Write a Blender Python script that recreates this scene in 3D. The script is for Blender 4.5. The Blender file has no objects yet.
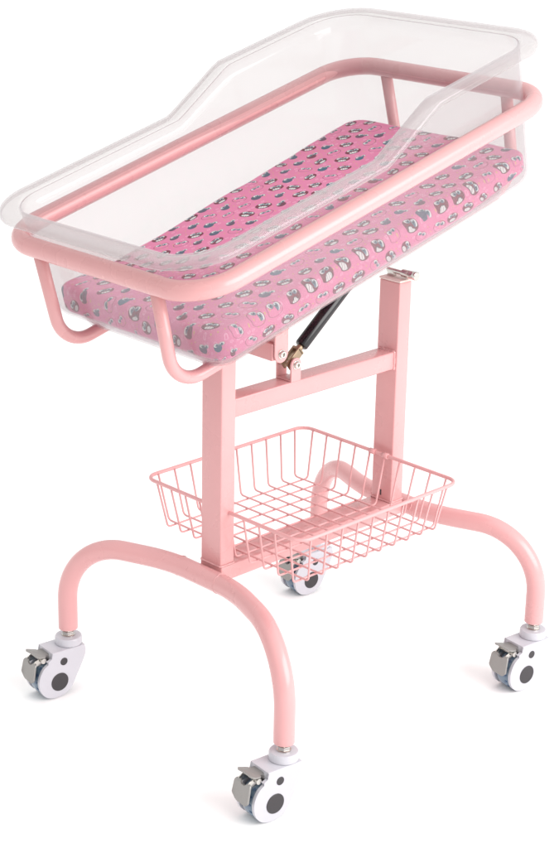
import bpy, bmesh, math, random
from mathutils import Vector, Matrix, noise
random.seed(7)
S = bpy.context.scene
C = bpy.data.collections.new("Scene"); S.collection.children.link(C)
PI = math.pi

# ------------------------------------------------------------------ node helpers
def new_mat(name):
    m = bpy.data.materials.new(name); m.use_nodes = True
    m.node_tree.nodes.clear()
    return m, m.node_tree
def out(nt, sock):
    o = nt.nodes.new('ShaderNodeOutputMaterial'); nt.links.new(sock, o.inputs['Surface'])
class X:
    """tiny expression wrapper: arithmetic on sockets makes Math nodes"""
    def __init__(s, nt, v): s.nt, s.v = nt, v
    def op(s, o, *a):
        n = s.nt.nodes.new('ShaderNodeMath'); n.operation = o
        for i, x in enumerate((s,) + a):
            x = x.v if isinstance(x, X) else x
            if isinstance(x, (int, float)): n.inputs[i].default_value = x
            else: s.nt.links.new(x, n.inputs[i])
        return X(s.nt, n.outputs[0])
    def __add__(s, o): return s.op('ADD', o)
    def __sub__(s, o): return s.op('SUBTRACT', o)
    def __mul__(s, o): return s.op('MULTIPLY', o)
    def __truediv__(s, o): return s.op('DIVIDE', o)
    __radd__ = __add__; __rmul__ = __mul__
    def __neg__(s): return s * -1.0
    def lt(s, o): return s.op('LESS_THAN', o)
    def gt(s, o): return s.op('GREATER_THAN', o)
    def step(s, w):            # 1 below 0, soft over +-w
        return ((s * (-.5 / w)) + .5).op('MAXIMUM', 0.0).op('MINIMUM', 1.0)
def mixcol(nt, f, a, b):
    n = nt.nodes.new('ShaderNodeMix'); n.data_type = 'RGBA'
    for sock, x in ((n.inputs[0], f), (n.inputs[6], a), (n.inputs[7], b)):
        x = x.v if isinstance(x, X) else x
        if isinstance(x, (int, float)): sock.default_value = x
        elif isinstance(x, tuple): sock.default_value = (*x, 1)
        else: nt.links.new(x, sock)
    return n.outputs[2]
def node(nt, kind, **kw):
    n = nt.nodes.new(kind)
    for k, v in kw.items(): setattr(n, k, v)
    return n

def painted(name, col, rough=.34, bump=.08, var=.05, metal=0.0, coat=0.0, scale=90, spec=.5):
    m, nt = new_mat(name); L = nt.links
    p = node(nt, 'ShaderNodeBsdfPrincipled')
    tc = node(nt, 'ShaderNodeTexCoord')
    n1 = node(nt, 'ShaderNodeTexNoise'); n1.inputs['Scale'].default_value = 14; n1.inputs['Detail'].default_value = 4
    n2 = node(nt, 'ShaderNodeTexNoise'); n2.inputs['Scale'].default_value = scale * 6; n2.inputs['Detail'].default_value = 2
    L.new(tc.outputs['Object'], n1.inputs['Vector']); L.new(tc.outputs['Object'], n2.inputs['Vector'])
    f = X(nt, n1.outputs['Fac'])
    lo = tuple(c * (1 - var) for c in col); hi = tuple(min(1, c * (1 + var)) for c in col)
    L.new(mixcol(nt, f, lo, hi), p.inputs['Base Color'])
    r = (f * .12) + (rough - .06); L.new(r.v, p.inputs['Roughness'])
    p.inputs['Metallic'].default_value = metal; p.inputs['Coat Weight'].default_value = coat
    p.inputs['Coat Roughness'].default_value = .12; p.inputs['Specular IOR Level'].default_value = spec
    b = node(nt, 'ShaderNodeBump'); b.inputs['Strength'].default_value = bump; b.inputs['Distance'].default_value = .0004
    L.new(n2.outputs['Fac'], b.inputs['Height']); L.new(b.outputs[0], p.inputs['Normal'])
    out(nt, p.outputs[0]); return m

def clear_plastic(name, tint, veil, vcol, rough=.06, trans=.5, nz=.4, edge=1.6):
    """thin moulded clear plastic: lets light straight through, a little milky, reflects at grazing angles"""
    m, nt = new_mat(name); L = nt.links
    t = node(nt, 'ShaderNodeBsdfTransparent'); t.inputs[0].default_value = (*tint, 1)
    d = node(nt, 'ShaderNodeBsdfDiffuse'); d.inputs[0].default_value = (*vcol, 1)
    tl = node(nt, 'ShaderNodeBsdfTranslucent'); tl.inputs[0].default_value = (*vcol, 1)
    dm = node(nt, 'ShaderNodeMixShader'); dm.inputs[0].default_value = trans
    L.new(d.outputs[0], dm.inputs[1]); L.new(tl.outputs[0], dm.inputs[2])
    tc = node(nt, 'ShaderNodeTexCoord'); n1 = node(nt, 'ShaderNodeTexNoise')
    n1.inputs['Scale'].default_value = 7; n1.inputs['Detail'].default_value = 5
    L.new(tc.outputs['Object'], n1.inputs['Vector'])
    lw = node(nt, 'ShaderNodeLayerWeight'); lw.inputs[0].default_value = .5
    fac = X(nt, lw.outputs['Facing'])
    v = (X(nt, n1.outputs['Fac']) * (veil * nz)) + (veil * (1 - nz / 2))
    v = v + fac.op('POWER', 3.0) * (veil * edge)
    m1 = node(nt, 'ShaderNodeMixShader'); L.new(v.v, m1.inputs[0])
    L.new(t.outputs[0], m1.inputs[1]); L.new(dm.outputs[0], m1.inputs[2])
    g = node(nt, 'ShaderNodeBsdfGlossy'); g.inputs['Roughness'].default_value = rough; g.inputs[0].default_value = (.96, .96, 1, 1)
    F = (fac.op('POWER', 5.0) * .5) + .025
    m2 = node(nt, 'ShaderNodeMixShader'); L.new(F.v, m2.inputs[0])
    L.new(m1.outputs[0], m2.inputs[1]); L.new(g.outputs[0], m2.inputs[2])
    out(nt, m2.outputs[0]); return m

def fabric():
    m, nt = new_mat("printed_fabric"); L = nt.links
    uv = node(nt, 'ShaderNodeUVMap'); uv.uv_map = 'UVMap'
    sp = node(nt, 'ShaderNodeSeparateXYZ'); L.new(uv.outputs[0], sp.inputs[0])
    U = X(nt, sp.outputs[0]); V = X(nt, sp.outputs[1])
    def rnd(a, b, k):
        c = node(nt, 'ShaderNodeCombineXYZ'); L.new(a.v, c.inputs[0]); L.new(b.v, c.inputs[1]); c.inputs[2].default_value = k
        w = node(nt, 'ShaderNodeTexWhiteNoise'); w.noise_dimensions = '3D'; L.new(c.outputs[0], w.inputs['Vector'])
        s = node(nt, 'ShaderNodeSeparateColor'); L.new(w.outputs['Color'], s.inputs[0])
        return [X(nt, s.outputs[i]) for i in range(3)]
    def grid(cw, ch, k):
        v = V / ch; row = v.op('FLOOR'); ly = (v - row - .5) * ch
        u = U / cw + (row * .5); col = u.op('FLOOR'); lx = (u - col - .5) * cw
        return lx, ly, col, row
    ell = lambda x, y, cx, cy, rx, ry: (((x - cx) / rx).op('POWER', 2.0) + ((y - cy) / ry).op('POWER', 2.0)).op('SQRT') - 1.0
    # ground colour with slight woven variation
    n1 = node(nt, 'ShaderNodeTexNoise'); n1.inputs['Scale'].default_value = 30; L.new(uv.outputs[0], n1.inputs['Vector'])
    col = mixcol(nt, n1.outputs['Fac'], PINK_LO, PINK_HI)
    # small specks: olive dots, pale rings
    lx, ly, c, r = grid(.0105, .0095, 3)
    h = rnd(c, r, 3.3)
    lx = lx - (h[0] - .5) * .004; ly = ly - (h[1] - .5) * .004
    d = ell(lx, ly, 0, 0, .0011, .0011).step(.3) * h[2].lt(.42)
    col = mixcol(nt, d * .9, col, (.52, .40, .10))
    rr = (ell(lx, ly, 0, 0, .0023, .0019).op('ABSOLUTE') - .22).step(.2) * h[2].gt(.72)
    col = mixcol(nt, rr * .55, col, (.85, .55, .66))
    # motifs
    lx, ly, c, r = grid(.0358, .0292, 1)
    h = rnd(c, r, 1.7); g = rnd(c, r, 9.1)
    x0 = lx - (h[0] - .5) * .007; y0 = ly - (h[1] - .5) * .005
    a = (h[2] - .5) * 1.5 - .5
    ca, sa = a.op('COSINE'), a.op('SINE')
    x = x0 * ca + y0 * sa; y = y0 * ca - x0 * sa
    sc = g[2] * .22 + .80
    x = x / sc; y = y / (sc * 1.10)
    k = g[0]
    isA, isC = k.lt(.46), k.gt(.72)
    dark = (.012, .012, .02); mar = (.15, .006, .03); teal = (.02, .10, .16); white = (.62, .62, .61)
    body = ell(x, y, 0, -.0005, .0135, .0088)
    bcol = mixcol(nt, isA, PINK_HI, mar); bcol = mixcol(nt, isC, bcol, mixcol(nt, g[1], teal, mar))
    # solid bodies for A and C, outline only for B (shifted to one side)
    bf = body.step(.03) * (isA + isC)
    small = ell(x, y, -.0048, -.001, .0088, .0076)
    bf = mixv(nt, isC, bf, small.step(.05)) 
    col = mixcol(nt, bf, col, bcol)
    ring = (body.op('ABSOLUTE') - .045).step(.04)
    col = mixcol(nt, ring * .75 * (X(nt, isC.v) * -1.0 + 1.0), col, (.10, .012, .04))
    # lower white petal band with thin stripes on A
    low = ell(x, y, -.0005, -.0048, .0080, .0034)
    stripes = (x * 1500.0).op('SINE').gt(.82)
    lw = low.step(.06) * isA
    col = mixcol(nt, lw, col, mixcol(nt, stripes, white, (.2, .16, .2)))
    lo2 = ((low.op('ABSOLUTE') - .07).step(.05)) * isA
    col = mixcol(nt, lo2, col, dark)
    for ex, ey, rx, ry, px in ((-.0048, .0042, .0052, .0032, .0012), (.0060, .0032, .0048, .0031, -.0010)):
        e = ell(x, y, ex, ey, rx, ry)
        col = mixcol(nt, (e - .09).step(.06), col, dark)
        col = mixcol(nt, e.step(.05), col, white)
        p = ell(x, y, ex + px, ey - .0006, .0034, .0026)
        col = mixcol(nt, p.step(.1) * .9, col, teal)
        p = ell(x, y, ex + px, ey - .0006, .0012, .0012)
        col = mixcol(nt, p.step(.1), col, dark)
        p = ell(x, y, ex + px - .001, ey + .0008, .0007, .0007)
        col = mixcol(nt, p.step(.2), col, (.85, .85, .85))
    p = node(nt, 'ShaderNodeBsdfPrincipled'); L.new(col, p.inputs['Base Color'])
    p.inputs['Roughness'].default_value = .62; p.inputs['Sheen Weight'].default_value = .15; p.inputs['Specular IOR Level'].default_value = .3
    w1 = (U * 5200.0).op('SINE') * (V * 5200.0).op('SINE')
    n2 = node(nt, 'ShaderNodeTexNoise'); n2.inputs['Scale'].default_value = 22; n2.inputs['Detail'].default_value = 3
    L.new(uv.outputs[0], n2.inputs['Vector'])
    hgt = w1 * .1 + X(nt, n2.outputs['Fac']) * 5.0
    b = node(nt, 'ShaderNodeBump'); b.inputs['Strength'].default_value = .35; b.inputs['Distance'].default_value = .001
    L.new(hgt.v, b.inputs['Height']); L.new(b.outputs[0], p.inputs['Normal'])
    out(nt, p.outputs[0]); return m
def mixv(nt, f, a, b): return a * (f * -1.0 + 1.0) + b * f

PINK_LO, PINK_HI = (.59, .160, .305), (.67, .195, .350)
M_PINK = painted('pink_powder_coat', (.655, .330, .332), rough=.28, bump=.16, var=.03, coat=.25)
M_WIRE = painted('pink_coated_wire', (.70, .355, .358), rough=.34, bump=.05, var=.05, coat=.1)
M_WHITE = painted('white_caster_plastic', (.53, .52, .565), rough=.24, bump=.05, var=.02)
M_CAP = painted('cream_cap_plastic', (.72, .58, .54), rough=.4, var=.03)
M_DARK = painted('dark_hub_plastic', (.035, .031, .035), rough=.42, var=.15)
M_RUBBER = painted('blue_grey_rubber', (.13, .19, .26), rough=.22, var=.25, coat=.4)
M_SPOT = painted('blue_rubber_spots', (.05, .10, .2), rough=.3, var=.2)
M_PEDAL = painted('grey_pressed_metal', (.30, .29, .28), rough=.38, var=.12, metal=.35, bump=.3)
M_STEEL = painted('bright_steel', (.62, .60, .57), rough=.24, var=.1, metal=1)
M_ZINC = painted('yellow_zinc', (.34, .25, .17), rough=.4, var=.35, metal=.75)
M_BLACK = painted('black_gloss_cylinder', (.006, .005, .007), rough=.22, var=.2, coat=.1)
M_TUB = clear_plastic('clear_moulded_plastic', (.922, .912, .912), .095, (.72, .68, .685), rough=.08)
M_RIM = clear_plastic('clear_rim_plastic', (.880, .872, .870), .17, (.80, .775, .775), rough=.09, nz=.12, edge=2.6)
M_FLOOR = painted('white_floor', (.95, .95, .95), rough=.9, bump=0, var=0.0, spec=0.0)
M_FAB = fabric()

# ------------------------------------------------------------------ mesh helpers
def link(name, bm, mat, parent=None, smooth=True, mats=None, autosm=None):
    me = bpy.data.meshes.new(name); bmesh.ops.recalc_face_normals(bm, faces=bm.faces); bm.to_mesh(me); bm.free()
    for mm in (mats or [mat]): me.materials.append(mm)
    for p in me.polygons: p.use_smooth = smooth and len(p.vertices) < 5
    if autosm: me.set_sharp_from_angle(angle=math.radians(autosm))
    o = bpy.data.objects.new(name, me); C.objects.link(o)
    if parent: o.parent = parent
    return o
def empty(name, loc=(0, 0, 0), parent=None):
    o = bpy.data.objects.new(name, None); C.objects.link(o); o.location = loc; o.empty_display_size = .05
    if parent: o.parent = parent
    return o
def tag(o, label=None, cat=None, group=None, kind=None):
    for k, v in (('label', label), ('category', cat), ('group', group), ('kind', kind)):
        if v: o[k] = v
    return o
def frames(pts, closed=False):
    n = len(pts); T = []
    for i in range(n):
        a = pts[(i - 1) % n] if (closed or i > 0) else pts[i]
        b = pts[(i + 1) % n] if (closed or i < n - 1) else pts[i]
        T.append((b - a).normalized())
    up = Vector((0, 0, 1)) if abs(T[0].z) < .9 else Vector((1, 0, 0))
    N = [(up - T[0] * up.dot(T[0])).normalized()]
    for i in range(1, n):
        v = N[-1] - T[i] * N[-1].dot(T[i]); N.append(v.normalized())
    return T, N
def tube(bm, pts, r, seg=20, closed=False, cap=True, radii=None):
    pts = [Vector(p) for p in pts]; T, N = frames(pts, closed); rings = []
    for i, p in enumerate(pts):
        B = T[i].cross(N[i]); rr = radii[i] if radii else r
        rings.append([bm.verts.new(p + N[i] * (rr * math.cos(2 * PI * k / seg)) + B * (rr * math.sin(2 * PI * k / seg))) for k in range(seg)])
    m = len(rings)
    for i in range(m if closed else m - 1):
        a, b = rings[i], rings[(i + 1) % m]
        off = 0
        if closed and i == m - 1:      # undo accumulated twist
            off = min(range(seg), key=lambda s: (a[0].co - b[s].co).length)
        for k in range(seg):
            bm.faces.new((a[k], a[(k + 1) % seg], b[(k + 1 + off) % seg], b[(k + off) % seg]))
    if not closed and cap:
        bm.faces.new(rings[0][::-1]); bm.faces.new(rings[-1])
def fillet(pts, rads, n=8):
    pts = [Vector(p) for p in pts]; o = [pts[0]]
    for i in range(1, len(pts) - 1):
        a, b, c = pts[i - 1], pts[i], pts[i + 1]
        u = (a - b).normalized(); v = (c - b).normalized()
        th = u.angle(v)
        if th > PI - .01: o.append(b); continue
        t = min(rads[i - 1] / math.tan(th / 2), .95 * (a - b).length if i == 1 else .62 * (a - b).length, .95 * (c - b).length)
        r = t * math.tan(th / 2); w = (u + v).normalized(); cen = b + w * (r / math.sin(th / 2))
        p0 = b + u * t - cen; p1 = b + v * t - cen; an = PI - th
        for k in range(n + 1):
            s = k / n; o.append(cen + (p0 * math.sin((1 - s) * an) + p1 * math.sin(s * an)) / math.sin(an))
    o.append(pts[-1]); return o
def box(bm, lo, hi, bev=.002, seg=2, mat=None):
    b = bmesh.new()
    r = bmesh.ops.create_cube(b, size=1)
    for v in b.verts: v.co = Vector([(lo[i] + hi[i]) / 2 + v.co[i] * (hi[i] - lo[i]) for i in range(3)])
    if bev: bmesh.ops.bevel(b, geom=b.edges[:], offset=bev, segments=seg, affect='EDGES', profile=.5)
    if mat: b.transform(mat)
    me = bpy.data.meshes.new('t'); b.to_mesh(me); b.free(); bm.from_mesh(me); bpy.data.meshes.remove(me)
def lathe(bm, prof, origin, axis, seg=32):
    """prof: (distance along axis, radius)"""
    axis = Vector(axis).normalized(); o = Vector(origin)
    u = axis.orthogonal().normalized(); v = axis.cross(u); rings = []
    for h, r in prof:
        rings.append([bm.verts.new(o + axis * h + (u * math.cos(2 * PI * k / seg) + v * math.sin(2 * PI * k / seg)) * max(r, 1e-5)) for k in range(seg)])
    for a, b in zip(rings[:-1], rings[1:]):
        for k in range(seg): bm.faces.new((a[k], a[(k + 1) % seg], b[(k + 1) % seg], b[k]))
    bm.faces.new(rings[0][::-1]); bm.faces.new(rings[-1])
def plate(bm, outline, thick, fr, bev=.001):
    """extrude a 2-D outline (a,b) by thick; fr maps (a,b,c)->Vector"""
    b = bmesh.new()
    A = [b.verts.new((p[0], p[1], 0)) for p in outline]; B = [b.verts.new((p[0], p[1], thick)) for p in outline]
    b.faces.new(A[::-1]); b.faces.new(B); n = len(A)
    for i in range(n): b.faces.new((A[i], A[(i + 1) % n], B[(i + 1) % n], B[i]))
    if bev:
        es = [e for e in b.edges if abs(e.verts[0].co.z - e.verts[1].co.z) < 1e-7]
        bmesh.ops.bevel(b, geom=es, offset=bev, segments=3, affect='EDGES', profile=.5)
    for v in b.verts: v.co = fr(v.co.x, v.co.y, v.co.z)
    me = bpy.data.meshes.new('t'); b.to_mesh(me); b.free(); bm.from_mesh(me); bpy.data.meshes.remove(me)
def round_poly(pts, rads, n=5):
    o = []; m = len(pts)
    for i in range(m):
        a, b, c = Vector(pts[i - 1]).to_3d(), Vector(pts[i]).to_3d(), Vector(pts[(i + 1) % m]).to_3d()
        r = rads[i] if isinstance(rads, (list, tuple)) else rads
        u = (a - b).normalized(); v = (c - b).normalized(); th = u.angle(v)
        if r <= 0 or th > 3.05: o.append((b.x, b.y)); continue
        t = min(r / math.tan(th / 2), .48 * (a - b).length, .48 * (c - b).length)
        p0, p1 = b + u * t, b + v * t
        for k in range(n + 1):
            s = k / n; q = p0 * (1 - s) ** 2 + b * 2 * s * (1 - s) + p1 * s * s; o.append((q.x, q.y))
    return o
NS, NC = 44, 14
def rrect(A, B, R, ox=0.0, ns=NS, nc=NC):
    """rounded rectangle with a fixed number of points so that loops of different size correspond"""
    o = []
    cs = [(A - R, B - R, 0), (-A + R, B - R, 90), (-A + R, -B + R, 180), (A - R, -B + R, 270)]
    for i, (cx, cy, a0) in enumerate(cs):
        for k in range(nc + 1):
            a = math.radians(a0 + 90 * k / nc); o.append((cx + R * math.cos(a) + ox, cy + R * math.sin(a)))
        nx, ny, na = cs[(i + 1) % 4]
        p = o[-1]; q = (nx + R * math.cos(math.radians(a0 + 90)) + ox, ny + R * math.sin(math.radians(a0 + 90)))
        for k in range(1, ns): s = k / ns; o.append((p[0] + (q[0] - p[0]) * s, p[1] + (q[1] - p[1]) * s))
    return o
def loops(bm, ls, fill_last=False, fill_first=False):
    R = [[bm.verts.new(p) for p in l] for l in ls]; n = len(R[0])
    for a, b in zip(R[:-1], R[1:]):
        for k in range(n): bm.faces.new((a[k], a[(k + 1) % n], b[(k + 1) % n], b[k]))
    if fill_last: bm.faces.new(R[-1])
    if fill_first: bm.faces.new(R[0][::-1])
    return R

# ------------------------------------------------------------------ floor
bm = bmesh.new()
g = 60
vs = [bm.verts.new(p) for p in ((-g, -g, -.004), (g, -g, -.004), (g, g, -.004), (-g, g, -.004))]; bm.faces.new(vs)
tag(link('floor', bm, M_FLOOR, smooth=False), kind='structure')

# ------------------------------------------------------------------ cart
TH = .2553; TC = Vector((-.067, 0, .879))
TM = Matrix.Translation(TC) @ Matrix.Rotation(-TH, 4, 'Y')        # tilted frame of the upper part (head end raised)
cart = tag(empty('bassinet_cart'), 'pink tubular steel trolley frame on four white casters, holding the tilted clear tub', 'hospital trolley')
upper = empty('tilting_frame', (0, 0, 0), cart); upper.matrix_local = TM

RA, RB, RR, RT = .3699, .2110, .0657, .0142
bm = bmesh.new(); tube(bm, [(x, y, 0) for x, y in rrect(RA, RB, RR, ns=8, nc=14)], RT, 24, closed=True)
link('guard_rail', bm, M_PINK, upper)
for s, yt, yb in ((1, .128, .125), (-1, -.124, -.118)):
    zb = -.160
    p = fillet([(-RA, yt, 0), (-RA - .001, yb, zb), (RA + .001, yb, zb), (RA, yt, 0)], [.05, .05], 12)
    bm = bmesh.new(); tube(bm, p, .0095, 18)
    link('support_tube', bm, M_PINK, upper)
for xx in (-.21, .0, .24):
    bm = bmesh.new(); box(bm, (xx - .011, -.118, -.172), (xx + .011, .120, -.153), .002)
    link('cross_member', bm, M_PINK, upper, autosm=40)

P, PX, PY = .1941, .029, .0442; ZB, ZT = .2783, .6583
for s, top in ((-1, .652), (1, ZT)):
    bm = bmesh.new(); box(bm, (s * P - PX / 2, -PY / 2, ZB - .002), (s * P + PX / 2, PY / 2, top), .0022, 3)
    # weld bead round the foot
    tube(bm, [(x + s * P, y, ZB + .0008) for x, y in rrect(PX / 2 + .0006, PY / 2 + .0006, .003, ns=10, nc=3)], .0022, 8, closed=True,
         radii=[.0012 + .0008 * random.random() for _ in rrect(.1, .1, .01, ns=10, nc=3)])
    po = link('post', bm, M_PINK, cart, autosm=40)
    if s > 0:
        bm = bmesh.new(); box(bm, (P - PX / 2 - .001, -PY / 2 - .001, top + .0002), (P + PX / 2 + .001, PY / 2 + .001, top + .0042), .0014, 3)
        c = link('end_cap', bm, M_CAP, po, autosm=40)
        bm = bmesh.new(); box(bm, (P - PX / 2 - .0006, -.0005, ZB + .008), (P - PX / 2 + .001, .0025, ZB + .018), .0004)
        link('slot', bm, M_DARK, po)
# horizontal beams
Z1, H1, BW = .5425, .0299, .034
bm = bmesh.new(); box(bm, (-P + PX / 2 - .001, -BW / 2, Z1 - H1), (P - PX / 2 + .001, BW / 2, Z1), .0022, 3)
for s in (-1, 1):      # weld beads where the beam meets the posts
    xx = s * (P - PX / 2) - s * .0005
    prof = [(xx, y, z + Z1 - H1 / 2) for y, z in rrect(BW / 2, H1 / 2, .003, ns=8, nc=3)]
    tube(bm, prof, .0022, 8, closed=True, radii=[.0016 + .0016 * random.random() for _ in prof])
link('crossbar', bm, M_PINK, cart, autosm=40)
bm = bmesh.new(); box(bm, (-P - .014, -.0238, ZB - .0255), (P + .014, .0238, ZB - .0008), .0022, 3)
link('crossbar', bm, M_PINK, cart, autosm=40)
# arched legs
LX, LY, ZC, YK, XK, RBD, ZL = .2925, .2505, .2628, .0738, .2254, .101, .1055
for s in (-1, 1):
    p = fillet([(s * LX, LY, ZL), (s * LX, LY, ZC), (s * XK, YK, ZC), (s * XK, -YK, ZC), (s * LX, -LY, ZC), (s * LX, -LY, ZL)], [RBD + .004, .24, .24, RBD + .004], 20)
    bm = bmesh.new(); tube(bm, p, .0158, 28)
    for yy in (.050, -.040):                            # weld seams either side of the post
        tube(bm, [(s * XK + .0157 * math.cos(2 * PI * k / 32), yy + .0008 * math.sin(k * 1.7), ZC + .0157 * math.sin(2 * PI * k / 32)) for k in range(32)], .0009, 6, closed=True)
    link('leg_arch', bm, M_PINK, cart, autosm=60)

# gas spring with its brackets
def bracket_pts(w, h, r=.5):   # plate with a rounded end, root at b=0
    o = [(-w / 2, 0), (w / 2, 0)]
    for k in range(13):
        a = PI * k / 12; o.append((w / 2 * math.cos(a), h - w / 2 + w / 2 * math.sin(a)))
    return o
def bolt(parent, c, ax, r=.0058, mat=None):
    bm = bmesh.new()
    lathe(bm, [(0, r * 1.25), (.0008, r * 1.25), (.001, r), (.0040, r), (.0048, r * .86), (.0048, r * .5), (.0022, r * .45)], c, ax, 24)
    return link('bolt', bm, mat or M_STEEL, parent, autosm=35)
bx, bz = -.048, .5690
bm = bmesh.new()
for y0 in (-.0170, .0140):
    plate(bm, bracket_pts(.021, .038), .003, lambda a, b, c, y0=y0: Vector((bx + a, y0 + c, Z1 - .0005 + b)), .0006)
box(bm, (bx - .011, -.014, Z1 + .0003), (bx + .011, .014, Z1 + .0028), .0005)
sb = link('spring_bracket', bm, M_PINK, cart, autosm=40)
bolt(sb, (bx, -.0170, bz), (0, -1, 0))
p0 = Vector((bx, 0, bz)); p1 = Vector((.205, 0, .772)); d = (p1 - p0).normalized()
gs = empty('gas_spring', (0, 0, 0), cart)
bm = bmesh.new()
Mx = Matrix.Translation(p0) @ d.to_track_quat('X', 'Z').to_matrix().to_4x4()
for y in (-.0075, .0045): box(bm, (-.009, y, -.0075), (.026, y + .003, .0075), .0012, 2, Mx)
box(bm, (.0225, -.0075, -.0075), (.0275, .0075, .0075), .001, 2, Mx)
link('clevis', bm, M_ZINC, gs, autosm=40)
bm = bmesh.new(); lathe(bm, [(-.0125, .0035), (.0125, .0035)], p0, (0, 1, 0), 16); link('pin', bm, M_STEEL, gs, autosm=40)
bm = bmesh.new(); lathe(bm, [(.026, .0058), (.031, .0058), (.0315, .0045), (.034, .0045)], p0, d, 20); link('lock_nut', bm, M_ZINC, gs, autosm=40)
bm = bmesh.new(); lathe(bm, [(.033, .006), (.034, .0095), (.036, .0106), (.165, .0106), (.168, .0095), (.169, .004)], p0, d, 32); link('cylinder', bm, M_BLACK, gs, autosm=40)
bm = bmesh.new(); lathe(bm, [(.168, .0045), ((p1 - p0).length, .0045)], p0, d, 16); link('piston_rod', bm, M_STEEL, gs, autosm=40)
# upper spring lug
bm = bmesh.new()
for y0 in (-.012, .009): box(bm, (p1.x - .012, y0, p1.z - .012), (p1.x + .012, y0 + .003, p1.z + .030), .001)
link('spring_lug', bm, M_PINK, cart, autosm=40)
# hinge: arm from the front post, plate hanging from the tilting frame
hx, hz = -.083, .594
bm = bmesh.new()
box(bm, (hx - .016, -.0150, hz - .010), (hx + .010, .100, hz + .018), .002)
box(bm, (-P + PX / 2 - .001, -.014, .630), (hx + .012, .014, .650), .002)
box(bm, (hx - .010, -.013, hz + .016), (hx + .010, .013, .6305), .001)
link('hinge_arm', bm, M_PINK, cart, autosm=40)
bm = bmesh.new()
for y0 in (-.0195, .0165):
    o = [(-.014, .125), (-.014, 0)] + [(.0140 * math.cos(PI + PI * k / 12), .0140 * math.sin(PI + PI * k / 12)) for k in range(1, 12)] + [(.014, 0), (.014, .125)]
    plate(bm, o, .003, lambda a, b, c, y0=y0: Vector((hx + a, y0 + c, hz + b)), .0006)
box(bm, (hx - .0135, -.0165, hz + .040), (hx + .0135, .0165, hz + .124), .001)
hp = link('hinge_plate', bm, M_PINK, cart, autosm=40)
bolt(hp, (hx, -.0195, hz), (0, -1, 0))
# spring loaded lock pin on top of the rear post
bm = bmesh.new()
pz = ZT + .0128
lathe(bm, [(0, .004), (.055, .004)], (.196, .020, pz), (0, -1, 0), 20)
box(bm, (.192, .004, ZT + .0042), (.200, .018, pz + .001), .0008)
lp = link('lock_pin', bm, M_STEEL, cart, autosm=40)
bm = bmesh.new()
lathe(bm, [(.031, .0048), (.032, .0064), (.052, .0070), (.0535, .0060), (.0545, .0060), (.056, .0072), (.0615, .0072), (.0625, .0060)], (.196, .020, pz), (.02, -1, 0), 24)
link('knob', bm, M_STEEL, lp, autosm=40)

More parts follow.
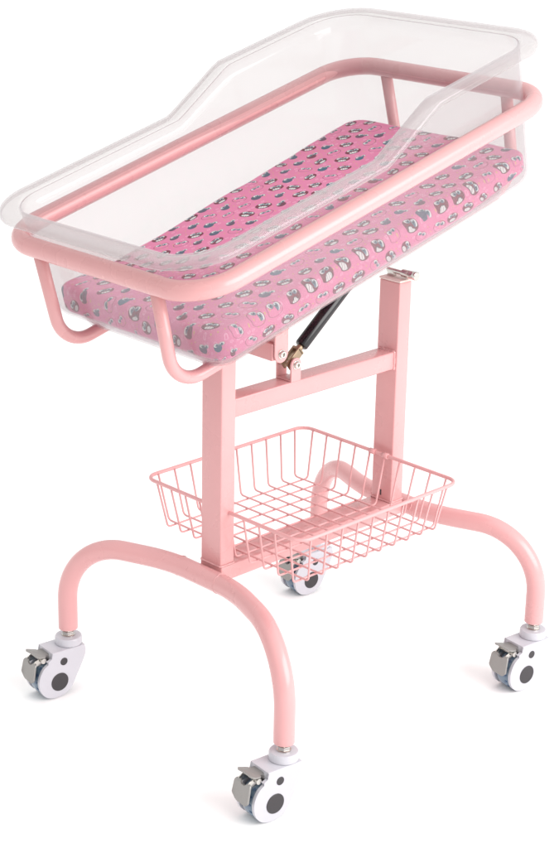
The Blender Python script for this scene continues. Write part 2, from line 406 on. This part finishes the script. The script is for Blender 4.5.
# ------------------------------------------------------------------ casters
PHI = math.radians(173)
CT = Vector((math.cos(PHI), math.sin(PHI), 0)); CN = Vector((-math.sin(PHI), math.cos(PHI), 0)) * -1   # trailing dir, outward side
if CN.y > 0: CN = -CN
def F(s, n, z): return CT * s + CN * n + Vector((0, 0, z))
def make_caster():
    root = empty('caster', (0, 0, 0), cart)
    WS, WZ, WR = .036, .0290, .033
    # housing: two cheeks and a top slab
    ctl = [(.0500, .0615), (.0600, .0545), (.0672, .0420), (.0690, .0280), (.0650, .0130), (.0540, .0015), (.0365, -.0028),
           (.0200, .0008), (.0075, .0115), (-.0020, .0290), (-.0115, .0470), (-.0180, .0620), (-.0190, .0720)]
    cheek = [(-.0175, .0785), (.044, .0785), (.044, .0680), (.0535, .0655)]
    for i in range(len(ctl) - 1):                      # Catmull-Rom through the control points
        q0, q1, q2, q3 = [Vector(ctl[min(max(j, 0), len(ctl) - 1)]) for j in (i - 1, i, i + 1, i + 2)]
        for k in range(6):
            t = k / 6; v = .5 * ((2 * q1) + (q2 - q0) * t + (2 * q0 - 5 * q1 + 4 * q2 - q3) * t * t + (3 * q1 - q0 - 3 * q2 + q3) * t ** 3)
            cheek.append((v.x, v.y))
    cheek.append(ctl[-1])
    bm = bmesh.new()
    plate(bm, cheek, .0055, lambda a, b, c: F(a, .0165 + c, b), .0011)
    plate(bm, cheek, .0055, lambda a, b, c: F(a, -.0220 + c, b), .0011)
    slab = round_poly([(-.0180, -.0205), (.0440, -.0205), (.0440, .0205), (-.0180, .0205)], [.006, .001, .001, .006], 4)
    plate(bm, slab, .014, lambda a, b, c: F(a, b, .0647 + c), .0012)
    back = [(-.0160, .064), (-.006, .064), (.006, .036), (-.003, .034)]
    plate(bm, back, .036, lambda a, b, c: F(a, -.018 + c, b), 0)
    link('housing', bm, M_WHITE, root, autosm=35)
    bm = bmesh.new(); lathe(bm, [(.0787, .0205), (.0795, .0222), (.0895, .0222), (.0918, .0208), (.0925, .0178), (.0925, .011), (.0915, .010)], (0, 0, 0), (0, 0, 1), 40)
    link('collar', bm, M_WHITE, root, autosm=35)
    bm = bmesh.new(); lathe(bm, [(.0912, .0112), (.0940, .0112), (.0945, .0100)], (0, 0, 0), (0, 0, 1), 28)
    lathe(bm, [(.0940, .0100), (.1000, .0100), (.1003, .0080), (.1070, .0080)], (0, 0, 0), (0, 0, 1), 6)
    link('stem_nut', bm, M_STEEL, root, autosm=30)
    # wheel
    w = WR; bm = bmesh.new()
    lathe(bm, [(-.0150, .010), (-.0150, w - .008), (-.0142, w - .004), (-.0105, w - .0008), (-.004, w), (.004, w), (.0105, w - .0008), (.0142, w - .004), (.0150, w - .008), (.0150, .010)], F(WS, 0, WZ), CN, 48)
    wh = link('wheel', bm, M_RUBBER, root, autosm=50)
    bm = bmesh.new()
    for k in range(16):
        a = 2 * PI * k / 16
        dirv = CT * math.cos(a) + Vector((0, 0, math.sin(a)))
        lathe(bm, [(w - .0035, .0026), (w - .0003, .0026)], F(WS, .0090, WZ), dirv, 12)
    link('tread_spots', bm, M_SPOT, wh, autosm=40)
    for side in (1, -1):
        bm = bmesh.new(); lathe(bm, [(.0215, .0158), (.0226, .0158), (.0230, .0152)], F(.0310, 0, .0245), CN * side, 40)
        link('hub_cap', bm, M_DARK, root, autosm=30)
        bm = bmesh.new(); lathe(bm, [(.0215, .0066), (.0225, .0066), (.0228, .0061)], F(.0225, 0, .0590), CN * side, 28)
        link('pivot_cap', bm, M_DARK, root, autosm=30)
    # brake: linkage, upper lever, lower pedal
    br = empty('brake', (0, 0, 0), root)
    bm = bmesh.new()
    o = round_poly([(.0, -.0130), (.007, -.0130), (.009, -.0190), (.024, -.0205), (.028, -.0150), (.0255, -.004), (.0255, .006), (.027, .0130), (.022, .0170), (.009, .0160), (.007, .0110), (.0, .0110)], .0022, 4)
    ca, sa = math.cos(math.radians(-8)), math.sin(math.radians(-8))
    def FU(a, b, c):
        h = .0725 + c - .0030 * math.sin(PI * min(1, max(0, a / .026))) 
        return F(.044 + a * ca, b, h - a * sa)
    plate(bm, o, .0025, FU, .0007)
    link('lever', bm, M_PEDAL, br, autosm=35)
    bm = bmesh.new()
    o = round_poly([(0, -.018), (.004, -.0200), (.024, -.0205), (.033, -.0120), (.034, .0110), (.028, .0175), (.004, .0165), (0, .015), (-.001, .007), (.004, .006), (.004, -.006), (-.001, -.007)], .003, 4)
    t = math.radians(100)
    def FP(a, b, c):
        bulge = .0028 * math.sin(PI * min(1, a / .031))
        return F(.0690 - a * math.cos(t) + c + bulge, b, .0640 - a * math.sin(t))
    plate(bm, o, .0030, FP, .0008)
    link('pedal', bm, M_PEDAL, br, autosm=35)
    bm = bmesh.new()
    for n0 in (-.014, .0095):
        o = round_poly([(.040, .073), (.054, .074), (.072, .066), (.070, .057), (.056, .060), (.042, .063)], .003, 3)
        plate(bm, o, .0018, lambda a, b, c, n0=n0: F(a, n0 + c, b), .0004)
    lathe(bm, [(-.0185, .0030), (.0150, .0030), (.0152, .0045), (.0170, .0045)], F(.0570, 0, .0670), CN, 16)
    link('linkage', bm, M_STEEL, br, autosm=35)
    return root
cas = make_caster()
def copy_tree(o, parent):
    c = o.copy(); C.objects.link(c); c.parent = parent
    for ch in [x for x in bpy.data.objects if x.parent == o and x != c]: copy_tree(ch, c)
    return c
for i, (x, y) in enumerate(((-LX, -LY), (-LX, LY), (LX, -LY), (LX, LY))):
    r = cas if i == 0 else copy_tree(cas, cart)
    r.location = (x, y, 0)

# ------------------------------------------------------------------ wire basket
bz0, bz1 = .2860, .3646
BA, BB, BO, BR = .1800, .1745, -.0108, .022
CA, CB, CR = .1600, .158, .012
bk = tag(empty('wire_basket', (BO, 0, bz0)), 'shallow pink wire storage basket resting on the lower crossbar between the posts', 'basket')
bm = bmesh.new(); tube(bm, [(x, y, bz1 - bz0) for x, y in rrect(BA, BB, BR, ns=10, nc=8)], .0031, 10, closed=True)
link('rim_wire', bm, M_WIRE, bk)
W = .00165
nx, ny = 10, 10
def wob(p, k): 
    return Vector((p[0] + .0006 * noise.noise(Vector((p[0] * 9, p[1] * 9, k))), p[1] + .0006 * noise.noise(Vector((p[1] * 9, k, p[0] * 9))), p[2]))
bw = bmesh.new()
for i in range(nx):                                   # wires running across the width
    t = -1 + 2 * (i + .5) / nx
    xb, xt = t * CA, t * (BA - .008)
    q = fillet([(xt, -BB + .003, bz1 - bz0), (xb, -CB, .0), (xb, CB, .0), (xt, BB - .003, bz1 - bz0)], [.007, .007], 4)
    q = [q[0]] + [wob(v, i) for v in q[1:-1]] + [q[-1]]
    tube(bw, q, W, 8)
for j in range(ny):                                   # wires running lengthways
    t = -1 + 2 * (j + .5) / ny
    yb, yt = t * CB, t * (BB - .008)
    q = fillet([(-BA + .003, yt, bz1 - bz0), (-CA, yb, -.003), (CA, yb, -.003), (BA - .003, yt, bz1 - bz0)], [.007, .007], 4)
    q = [q[0]] + [wob(v, j + 40) for v in q[1:-1]] + [q[-1]]
    tube(bw, q, W, 8)
link('wire_mesh', bw, M_WIRE, bk)
bm = bmesh.new()
for yy in (-.016, .012): lathe(bm, [(-.006, .0048), (.006, .0048)], (BA - .001, yy, bz1 - bz0), (0, 1, 0), 12)
link('hook', bm, M_WIRE, bk)

# ------------------------------------------------------------------ clear tub
tub = tag(empty('bassinet_tub'), 'clear moulded plastic baby tub with stepped rim sitting in the pink rail', 'bassinet tub'); tub.matrix_local = TM
H_LO, H_HI, S1, S2 = .046, .0925, -.0183, .1040
def hz_(x):
    t = min(1, max(0, (x - S1) / (S2 - S1)))
    e = .05                                           # softened ends of the ramp
    def sm(t):
        if t < e: return t * t / (2 * e)
        if t > 1 - e: return 1 - e - (1 - t) ** 2 / (2 * e) 
        return t - e / 2
    full = 1 - e
    return H_LO + (H_HI - H_LO) * min(1, max(0, sm(t) / full))
def tl(A, B, R, z, ox, follow=1.0, zoff=0.0):
    l = []
    for x, y in rrect(A, B, R, ox):
        zz = z if follow == 0 else hz_(x) * follow + z * (1 - follow) + zoff
        l.append((x, y, zz))
    return l
bm = bmesh.new()
WA, WB, WRr = .3600, .2030, .064
FA_, FB_, FR_ = .3455, .1905, .052
L_ = [tl(WA, WB, WRr, 0, -.003, 1, 0)]
ns = 7
for k in range(1, ns):
    t = k / ns; mixf = 1 - t
    z_at = [(hz_(x) * (1 - t) + (-.100) * t) for x, y in rrect(WA, WB, WRr, -.003)]
    A = WA + (FA_ + .003 - WA) * t; B = WB + (FB_ + .003 - WB) * t; R = WRr + (FR_ - WRr) * t
    L_.append([(x, y, z) for (x, y), z in zip(rrect(A, B, R, -.003 + .006 * t), z_at)])
for k in range(0, 7):
    a = PI / 2 * k / 6; rr = .026
    ins = rr * (1 - math.cos(a))
    L_.append([(x, y, -.104 - rr * math.sin(a)) for x, y in rrect(FA_ + .003 - ins, FB_ + .003 - ins, max(.02, FR_ - ins), .0035)])
L_.append([(x, y, -.130) for x, y in rrect(.318, .160, .03, .0)])
L_.append([(x, y, -.1335) for x, y in rrect(.315, .157, .03, .0)])
L_.append([(x, y, -.1480) for x, y in rrect(.312, .154, .03, .0)])
L_.append([(x, y, -.1500) for x, y in rrect(.309, .151, .03, .0)])
L_.append([(x, y, -.1500) for x, y in rrect(.15, .06, .02, .0)])
loops(bm, L_, fill_last=True)
o = link('basin', bm, M_TUB, tub)
sd = o.modifiers.new('thick', 'SOLIDIFY'); sd.thickness = .0028; sd.offset = 0
bm = bmesh.new()
prof = [(0, -.0004), (.0012, .0022), (.0038, .0036), (.0085, .0036), (.016, .0034), (.0215, .0030), (.0245, .0022), (.0260, .0006), (.0267, -.0015), (.0268, -.0040), (.0262, -.0055)]
L_ = []
for dx, dz in prof:
    q = []
    a = rrect(WA + dx, WB + dx, WRr + dx * .8, -.003 - .002 * dx / .0268)
    for x, y in a: q.append((x, y, hz_(x) + dz))
    L_.append(q)
loops(bm, L_)
o = link('rim', bm, M_RIM, tub)
sd = o.modifiers.new('thick', 'SOLIDIFY'); sd.thickness = .0026; sd.offset = 0

# ------------------------------------------------------------------ mattress
mt = None
bm = bmesh.new(); uvl = bm.loops.layers.uv.new('UVMap')
MA, MB, MR, MO = .3370, .1850, .030, .0035
ZTOP, ZBOT, RE = -.0800, -.1270, .012
rings = []; uvs = []
def mring(ins, z, ext):
    n = 26
    ext *= 1.28
    P2 = rrect(MA - ins, MB - ins, max(.004, MR - ins), MO, n, 8); Q2 = rrect(MA + ext, MB + ext, MR + ext, MO, n, 8) if ext > 0 else P2
    return P2, z, Q2
seq = []
for k in range(14, 0, -1):
    ins = RE + (MB - RE - .004) * k / 14
    seq.append(mring(ins, ZTOP, 0))
seq.append(mring(RE, ZTOP, 0))
for k in range(1, 6):
    a = PI / 2 * k / 5; seq.append(mring(RE * (1 - math.sin(a)), ZTOP - RE * (1 - math.cos(a)), -1 if 0 else 0))
for k in range(1, 5): seq.append(mring(0, ZTOP - RE - (ZTOP - ZBOT - 2 * RE) * k / 4, (ZTOP - ZBOT - 2 * RE) * k / 4))
side = ZTOP - ZBOT - 2 * RE
for k in range(1, 5):
    a = PI / 2 * k / 4; seq.append(mring(RE * (1 - math.cos(a)), ZBOT + RE - RE * math.sin(a), side + RE * a))
def bow(x):       # the far long edge is pulled in along its middle
    t = [(-.34, .012), (-.30, .030), (-.24, .045), (-.16, .042), (.04, .026), (.16, .013), (.30, .0), (.4, .0)]
    for (a, b), (c, d) in zip(t[:-1], t[1:]):
        if a <= x <= c: s = (x - a) / (c - a); s = s * s * (3 - 2 * s); return b + (d - b) * s
    return 0.0
for P2, z, Q2 in seq:
    row = []
    for (x, y) in P2:
        yy = y - bow(x) * max(0, min(1, (y + .02) / .20)) * .85
        wr = .0022 * noise.noise(Vector((x * 9, y * 9, .3))) + .0010 * noise.noise(Vector((x * 28, y * 16, 1.3)))
        top = max(0, min(1, (z - ZBOT) / (ZTOP - ZBOT)))
        hs = max(0, min(1, (x - .12) / .22)); z_ = z + (1 - top) * .018 * hs * hs
        v = bm.verts.new((x + .0015 * noise.noise(Vector((x * 14, y * 14, z * 30 + 5))), yy + .0018 * noise.noise(Vector((x * 14, y * 14, z * 30 + 9))), z_ + wr * top))
        row.append(v)
    rings.append(row); uvs.append(Q2)
n = len(rings[0])
for i in range(len(rings) - 1):
    for k in range(n):
        k2 = (k + 1) % n
        f = bm.faces.new((rings[i][k], rings[i + 1][k], rings[i + 1][k2], rings[i][k2]))
        for lp_, q in zip(f.loops, (uvs[i][k], uvs[i + 1][k], uvs[i + 1][k2], uvs[i][k2])): lp_[uvl].uv = (q[0] + 3, q[1] + 3)
f = bm.faces.new(rings[0])
for lp_, q in zip(f.loops, uvs[0]): lp_[uvl].uv = (q[0] + 3, q[1] + 3)
bm.faces.new(rings[-1])
mt = link('mattress', bm, M_FAB)
mt.matrix_local = TM
tag(mt, 'pink cartoon-print mattress pad lying inside the clear tub', 'mattress')

# ------------------------------------------------------------------ light
w = bpy.data.worlds.new('World'); S.world = w; w.use_nodes = True; nt = w.node_tree
bg = nt.nodes['Background']; bg.inputs[1].default_value = 1.0
tc = nt.nodes.new('ShaderNodeTexCoord'); sx = nt.nodes.new('ShaderNodeSeparateXYZ'); nt.links.new(tc.outputs['Generated'], sx.inputs[0])
lev = X(nt, sx.outputs[2]).op('MAXIMUM', 0.0) * .92 + .60
lev = lev.op('MAXIMUM', X(nt, sx.outputs[2]).lt(.09) * 1.15)       # studio: bright ceiling, dimmer walls
cc = nt.nodes.new('ShaderNodeCombineColor')
for i, q in enumerate((1.0, .995, .985)): nt.links.new((lev * q).v, cc.inputs[i])
nt.links.new(cc.outputs[0], bg.inputs[0])
def area(name, loc, target, size, power, col=(1, 1, 1)):
    l = bpy.data.lights.new(name, 'AREA'); l.shape = 'RECTANGLE'; l.size, l.size_y = size; l.energy = power; l.color = col
    o = bpy.data.objects.new(name, l); C.objects.link(o); o.location = loc
    o.rotation_euler = (Vector(target) - Vector(loc)).to_track_quat('-Z', 'Y').to_euler()
area('softbox', (.6, -2.6, 1.5), (0, 0, .55), (2.6, 1.8), 80, (1, .985, .97))

# ------------------------------------------------------------------ camera
loc = Vector((-1.91260793, -1.84872473, 1.41593973)); yaw, pit, roll, f = .78568597, .34666919, .02093329, 1786.875
fw = Vector((math.cos(yaw) * math.cos(pit), math.sin(yaw) * math.cos(pit), -math.sin(pit)))
r = Vector((math.sin(yaw), -math.cos(yaw), 0)); u = r.cross(fw)
r2 = r * math.cos(roll) + u * math.sin(roll); u2 = -r * math.sin(roll) + u * math.cos(roll)
cd = bpy.data.cameras.new('camera'); cam = bpy.data.objects.new('camera', cd); C.objects.link(cam)
cam.matrix_world = Matrix(((r2.x, u2.x, -fw.x, loc.x), (r2.y, u2.y, -fw.y, loc.y), (r2.z, u2.z, -fw.z, loc.z), (0, 0, 0, 1)))
cd.sensor_fit = 'VERTICAL'; cd.sensor_height = 24; cd.lens = f / 848 * 24; cd.clip_end = 200; cd.clip_start = .05
S.camera = cam
S.view_settings.view_transform = 'Standard'; S.view_settings.look = 'None'; S.view_settings.exposure = 0; S.view_settings.gamma = 1
S.cycles.transparent_max_bounces = 32; S.cycles.max_bounces = 10
